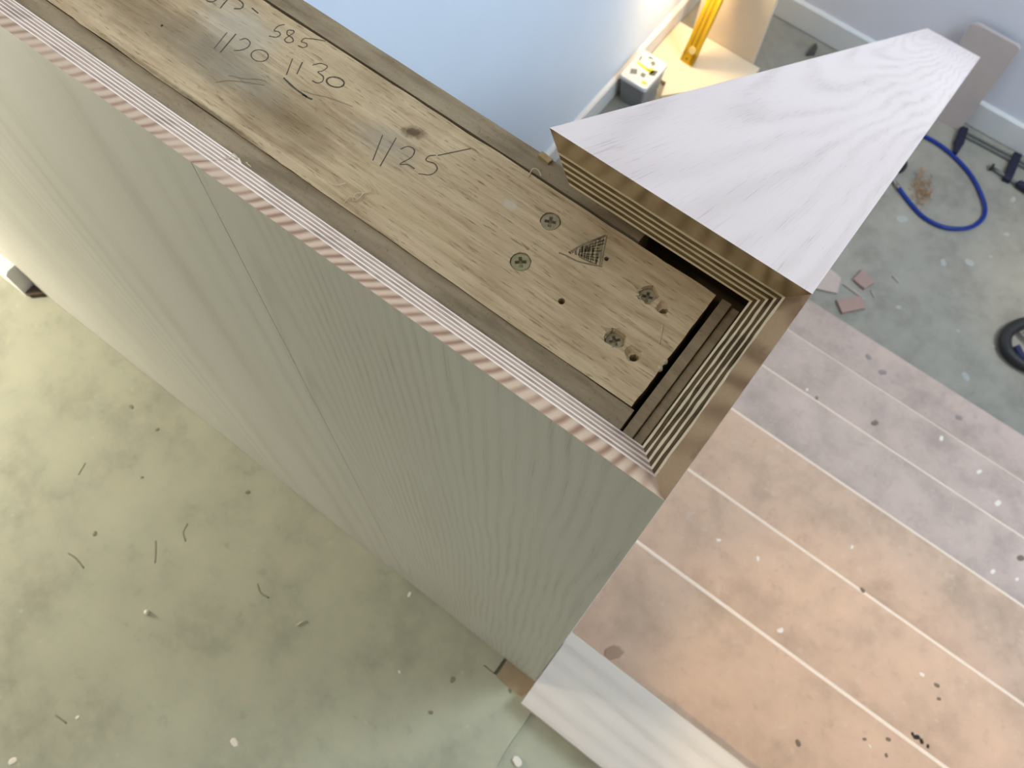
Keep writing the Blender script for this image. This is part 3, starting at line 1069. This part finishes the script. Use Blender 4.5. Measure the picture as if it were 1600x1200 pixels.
def print_patch(pxs, mat):
    q = [at(a, b, zz) for a, b in pxs]
    q = [Vector((min(max(p.x, ax + 0.011), bx - 0.011), min(max(p.y, ay + 0.013), by - 0.013), zz)) for p in q]
    o = loft('printed_patch', [tuple(p + Vector((0, 0, 0.0002))) for p in q], [tuple(p) for p in q], mat, lab)


print_patch([(993, 97), (997, 96), (1016, 109), (1012, 112)], M_y)
print_patch([(1012, 108), (1020, 106), (1024, 112), (1014, 117)], M_y)
print_patch([(1004, 126), (1011, 129), (1009, 133), (1001, 129)], M_y)
print_patch([(986, 107), (996, 108), (995, 116), (984, 115)], M_g)
print_patch([(1018, 110), (1029, 111), (1024, 120), (1013, 117)], M_k)
print_patch([(1003, 113), (1010, 116), (1006, 122), (1000, 118)], M_g)
print_patch([(1014, 88), (1023, 90), (1021, 93), (1013, 91)], M_k)
print_patch([(1016, 97), (1022, 95), (1025, 101), (1019, 104)], M_g)
print_patch([(1001, 88), (1004, 87), (1000, 95), (998, 94)], M_k)

# spirit level leaning on the upright sheet
M_yel = plain('yellow_paint', (226, 176, 30), 0.4, 0.05, 20)
M_yel2 = plain('yellow_paint_groove', (188, 140, 20), 0.45, 0.05, 20)
lv = thing('spirit_level', 'yellow box spirit level leaning against the upright cream sheet downstairs', 'level', (-0.897, 2.288, ZF + 0.018))
tilt = math.radians(17.5)
e1 = Vector((1, -0.10, 0)).normalized()
e3 = Vector((0.0, math.sin(tilt), math.cos(tilt)))
e3 = (e3 - e1 * e3.dot(e1)).normalized()
e2 = e3.cross(e1)
if e2.y > 0:
    e2 = -e2
base = Vector((-0.896, 2.2865, ZF + 0.0185))
LW, LT, LL = 0.054, 0.022, 0.44


def lbox(name, u0, u1, v0, v1, w0, w1, mat, parent):
    V = [base + e1 * u + e2 * v + e3 * w for u in (u0, u1) for v in (v0, v1) for w in (w0, w1)]
    return obj(name, V, [(0, 1, 3, 2), (4, 6, 7, 5), (0, 4, 5, 1), (2, 3, 7, 6), (0, 2, 6, 4), (1, 5, 7, 3)], mat, parent)


h = LW / 2
lbox('level_body', -h + 0.004, h - 0.004, -LT + 0.004, -0.001, 0.008, LL, M_yel2, lv)
lbox('edge_rail', -h, -h + 0.014, -LT, 0, 0.008, LL, M_yel, lv)
lbox('edge_rail', h - 0.014, h, -LT, 0, 0.008, LL, M_yel, lv)
lbox('edge_rail', -0.006, 0.004, -LT, 0, 0.050, LL, M_yel, lv)
lbox('end_cap', -h, h, -LT, 0, 0.0, 0.052, M_yel, lv)


def ldisc(name, u, w, r, t, mat):
    A, B = [], []
    for k in range(20):
        a = 2 * math.pi * k / 20
        q = base + e1 * (u + r * math.cos(a)) + e3 * (w + r * math.sin(a))
        A.append(q + e2 * t)
        B.append(q + e2 * (-0.004))
    return loft(name, A, B, mat, lv)


# e2 points towards the room, so the room-side face is at v = 0
ldisc('vial_cover', 0.004, 0.062, 0.015, 0.003, plain('pale_vial_cover', (238, 214, 140), 0.3, 0.03, 40))
ldisc('hang_hole', -0.003, 0.020, 0.004, 0.0006, M_black_mark)

# blue air hose
M_hose = plain('blue_rubber', (16, 46, 132), 0.4, 0.06, 60)
HP = [(-0.047, 2.561), (-0.006, 2.567), (0.057, 2.569), (0.132, 2.555), (0.215, 2.522), (0.28, 2.474), (0.326, 2.423), (0.34, 2.375), (0.324, 2.319), (0.285, 2.278), (0.234, 2.252), (0.171, 2.247), (0.11, 2.265), (0.035, 2.301)]
HP = [(-0.30, 2.50), (-0.16, 2.545)] + HP
hs = thing('air_hose', 'blue rubber air hose looped on the lower floor', 'hose', (0.15, 2.4, ZF))
tube('hose', spline([(x, y, ZF + 0.0082) for x, y in HP], 8), 0.0078, M_hose, hs, 12)
M_steel = plain('dull_steel', (150, 148, 142), 0.35, 0.1, 90, 0.8)
dirv = Vector((0.035 - 0.11, 2.301 - 2.265, 0)).normalized()
p0 = Vector((0.035, 2.301, ZF + 0.0095))
tube('hose_coupling', [p0, p0 + dirv * 0.012, p0 + dirv * 0.0121, p0 + dirv * 0.03, p0 + dirv * 0.0301, p0 + dirv * 0.05], [0.009, 0.009, 0.0065, 0.0065, 0.0085, 0.0085], M_steel, hs, 12)

# black rubber foot / nailer end half hidden by the cap
M_blk = plain('black_plastic', (44, 44, 46), 0.5, 0.1, 60)
bp = at(1404, 262, ZF)
bt = thing('air_tool', 'black rounded tool end beside the hose, half hidden by the cap board', 'tool', (bp.x, bp.y, ZF))
lathe('tool_body', (bp.x - 0.012, bp.y, ZF), [(0.030, 0.0), (0.036, 0.004), (0.036, 0.02), (0.028, 0.03), (0.012, 0.034)], M_blk, bt, 20)
lathe('tool_plug', (bp.x - 0.012, bp.y, ZF + 0.034), [(0.010, 0.0), (0.010, 0.012), (0.007, 0.014)], M_blk, bt, 14)

# leaning board with rounded corners
lb = thing('offcut_board', 'grey pink board with rounded top corners leaning on the far wall', 'board', (0.0, 2.69, ZF))
pts = []
X0, X1, HT = -0.090, 0.094, 0.425
for (cx, cz, a0_) in ((X1 - 0.02, HT - 0.02, 0), (X0 + 0.03, HT - 0.03, 90)):
    rr = 0.02 if cx > 0 else 0.03
    for k in range(7):
        a = math.radians(a0_ + 15 * k)
        pts.append((cx + rr * math.cos(a), cz + rr * math.sin(a)))
pts += [(X0, 0.001), (X1, 0.001)]
fy = lambda z: 2.690 + 0.020 * z / HT
loft('board', [(x, fy(z) - 0.012, ZF + z) for x, z in pts], [(x, fy(z), ZF + z) for x, z in pts], plain('grey_pink_board', (196, 182, 178), 0.7, 0.06, 10), lb)

# bar clamp on the floor
M_navy = plain('navy_painted_iron', (38, 38, 58), 0.45, 0.1, 60)
M_bar = plain('steel_bar', (142, 142, 136), 0.45, 0.12, 60, 0.6)
cl = thing('bar_clamp', 'steel bar clamp with dark navy jaws lying by the far skirting', 'clamp', (0.25, 2.66, ZF))


def obox(name, a, b, w, z0, z1, mat, parent, taper=1.0):
    a, b = Vector((a[0], a[1], 0)), Vector((b[0], b[1], 0))
    t = (b - a).normalized()
    s = Vector((-t.y, t.x, 0)) * w / 2
    q = [a + s, a - s, b - s * taper, b + s * taper]
    bm = bmesh.new()
    lo = [bm.verts.new((p.x, p.y, z0)) for p in q]
    hi = [bm.verts.new((p.x, p.y, z1)) for p in q]
    bm.faces.new(lo)
    bm.faces.new(hi)
    for i in range(4):
        j = (i + 1) % 4
        bm.faces.new((lo[i], lo[j], hi[j], hi[i]))
    bmesh.ops.recalc_face_normals(bm, faces=bm.faces)
    bmesh.ops.bevel(bm, geom=bm.edges[:], offset=min(w, z1 - z0) * 0.15, segments=2, profile=0.5, affect='EDGES')
    me = bpy.data.meshes.new(name)
    bm.to_mesh(me)
    bm.free()
    me.materials.append(mat)
    o = bpy.data.objects.new(name, me)
    COL.objects.link(o)
    attach(o, parent)
    return o


obox('clamp_bar', (0.112, 2.672), (0.62, 2.692), 0.024, ZF + 0.006, ZF + 0.014, M_bar, cl)
obox('bar_groove', (0.125, 2.6725), (0.61, 2.6915), 0.010, ZF + 0.0135, ZF + 0.0146, plain('bar_groove', (96, 98, 94), 0.5, 0.1, 60, 0.5), cl)
obox('fixed_jaw', (0.104, 2.690), (0.120, 2.610), 0.030, ZF + 0.001, ZF + 0.024, M_navy, cl, 1.15)
obox('fixed_jaw_tip', (0.119, 2.618), (0.130, 2.566), 0.033, ZF + 0.001, ZF + 0.022, M_navy, cl, 0.45)
obox('sliding_jaw', (0.318, 2.706), (0.336, 2.574), 0.030, ZF + 0.001, ZF + 0.026, M_navy, cl)
tube('screw_spindle', [(0.268, 2.594, ZF + 0.013), (0.39, 2.586, ZF + 0.013)], 0.0065, M_bar, cl, 10)
tube('swivel_pad', [(0.262, 2.5945, ZF + 0.0145), (0.270, 2.594, ZF + 0.0145)], 0.0140, M_blk, cl, 14)
tube('clamp_handle', [(0.372, 2.587, ZF + 0.017), (0.380, 2.5865, ZF + 0.017), (0.48, 2.580, ZF + 0.017), (0.49, 2.579, ZF + 0.017)], [0.011, 0.0165, 0.0165, 0.012], M_navy, cl, 10)

# wood shavings heap: many curls nobody could count
random.seed(21)
V, Fc = [], []
hc = Vector((0.105, 2.350, ZF))
for k in range(90):
    t = random.uniform(-1, 1)
    c = hc + Vector((t * 0.035 + random.gauss(0, 0.016), -t * 0.040 + random.gauss(0, 0.022), random.uniform(0.003, 0.016)))
    a = random.uniform(0, 6.28)
    rr = random.uniform(0.005, 0.012)
    w = random.uniform(0.003, 0.006)
    tiltv = Vector((random.uniform(-0.6, 0.6), random.uniform(-0.6, 0.6), 1)).normalized()
    n0 = len(V)
    for j in range(7):
        b = a + j * 0.6
        p = c + Vector((math.cos(b), math.sin(b), 0)) * rr
        p2 = p + tiltv * w
        p.z = max(p.z, ZF + 0.0006)
        p2.z = max(p2.z, ZF + 0.0012)
        V += [p, p2]
    for j in range(6):
        Fc.append((n0 + 2 * j, n0 + 2 * j + 2, n0 + 2 * j + 3, n0 + 2 * j + 1))
o = obj('wood_shavings', V, Fc, plain('tan_shavings', (206, 172, 138), 0.8, 0.1, 120))
tag(o, 'small heap of curly tan wood shavings inside the blue hose loop', 'shavings', kind='stuff')

# mdf offcuts near the foot of the stairs
M_mdf_bit = plain('mdf_offcut', (168, 138, 128), 0.75, 0.06, 40)
M_mdf_lt = plain('pale_mdf_offcut', (192, 172, 162), 0.75, 0.05, 40)
for lab, q, mt, hgt in (
        ('pinkish brown MDF offcut on the lower floor, nearest the bottom step', [(0.081, 1.756), (0.143, 1.823), (0.177, 1.789), (0.122, 1.724)], M_mdf_bit, 0.012),
        ('pinkish brown MDF offcut on the lower floor, farthest from the stairs', [(0.094, 1.919), (0.153, 1.897), (0.138, 1.854), (0.089, 1.864)], M_mdf_bit, 0.012),
        ('paler MDF offcut on the lower floor, half hidden by the cap board', [(0.003, 1.752), (-0.03, 1.80), (0.0, 1.85), (0.029, 1.848), (0.052, 1.842), (0.071, 1.782)], M_mdf_lt, 0.010)):
    tag(prism_xy('mdf_offcut', q, ZF + 0.0002, ZF + hgt, mt), lab, 'offcut', 'MDF offcuts at the foot of the stairs')
for lab, a, b in (('pale sliver of wood lying between the MDF offcuts', (0.068, 1.828), (0.158, 1.822)),
                  ('short pale sliver right of the farthest MDF offcut', (0.158, 1.868), (0.182, 1.850)),
                  ('thin sliver of wood on open floor beyond the MDF offcuts', (0.19, 1.965), (0.225, 1.955))):
    o = tube('wood_sliver', [(a[0], a[1], ZF + 0.003), ((a[0] + b[0]) / 2, (a[1] + b[1]) / 2 + 0.003, ZF + 0.003), (b[0], b[1], ZF + 0.003)], [0.0015, 0.003, 0.0018], M_mdf_lt, None, 6)
    tag(o, lab, 'sliver')

spots([(1410, 342, 8), (1474, 410, 6), (1515, 410, 7), (1548, 401, 2.5), (1573, 366, 4), (1497, 517, 3), (1509, 589, 7), (1552, 541, 3), (1404, 480, 4), (1583, 312, 5)], ZF, plain('pale_floor_spot', (168, 166, 160), 0.7, 0.03, 100), fl)

q = [at(a, b, ZF) for a, b in ((1259, 88), (1273, 70), (1276, 78), (1272, 87))]
tag(prism_xy('wood_wedge', [(p.x, p.y) for p in q], ZF + 0.0002, ZF + 0.014, plain('dark_offcut', (84, 82, 74), 0.8, 0.1, 60)), 'small dark pointed offcut on the lower floor near the far skirting', 'wedge')

# navy strap loop at the right edge
M_strap = plain('navy_webbing', (40, 46, 84), 0.7, 0.12, 200)
st = thing('tool_bag', 'navy and black padded tool bag strap lying on the lower floor', 'bag', (0.70, 2.0, ZF))
SP = [(0.80, 2.175), (0.70, 2.125), (0.640, 2.068), (0.612, 2.000), (0.632, 1.945), (0.680, 1.925), (0.74, 1.93), (0.82, 1.95)]
tube('padded_strap', spline([(x, y, ZF + 0.022) for x, y in SP], 8), 0.021, M_blk, st, 10, flat=1.0)
SP2 = [(0.652, 1.955), (0.690, 1.932), (0.75, 1.938), (0.82, 1.955)]
tube('blue_binding', spline([(x + 0.002, y + 0.006, ZF + 0.038) for x, y in SP2], 8), 0.012, M_strap, st, 8)
SP3 = [(0.655, 2.035), (0.70, 2.02), (0.78, 2.00)]
tube('cross_strap', spline([(x, y, ZF + 0.040) for x, y in SP3], 8), 0.012, M_blk, st, 8)
SP4 = [(0.70, 2.085), (0.76, 2.09), (0.82, 2.10)]
tube('blue_binding', spline([(x, y, ZF + 0.046) for x, y in SP4], 8), 0.016, M_strap, st, 8)
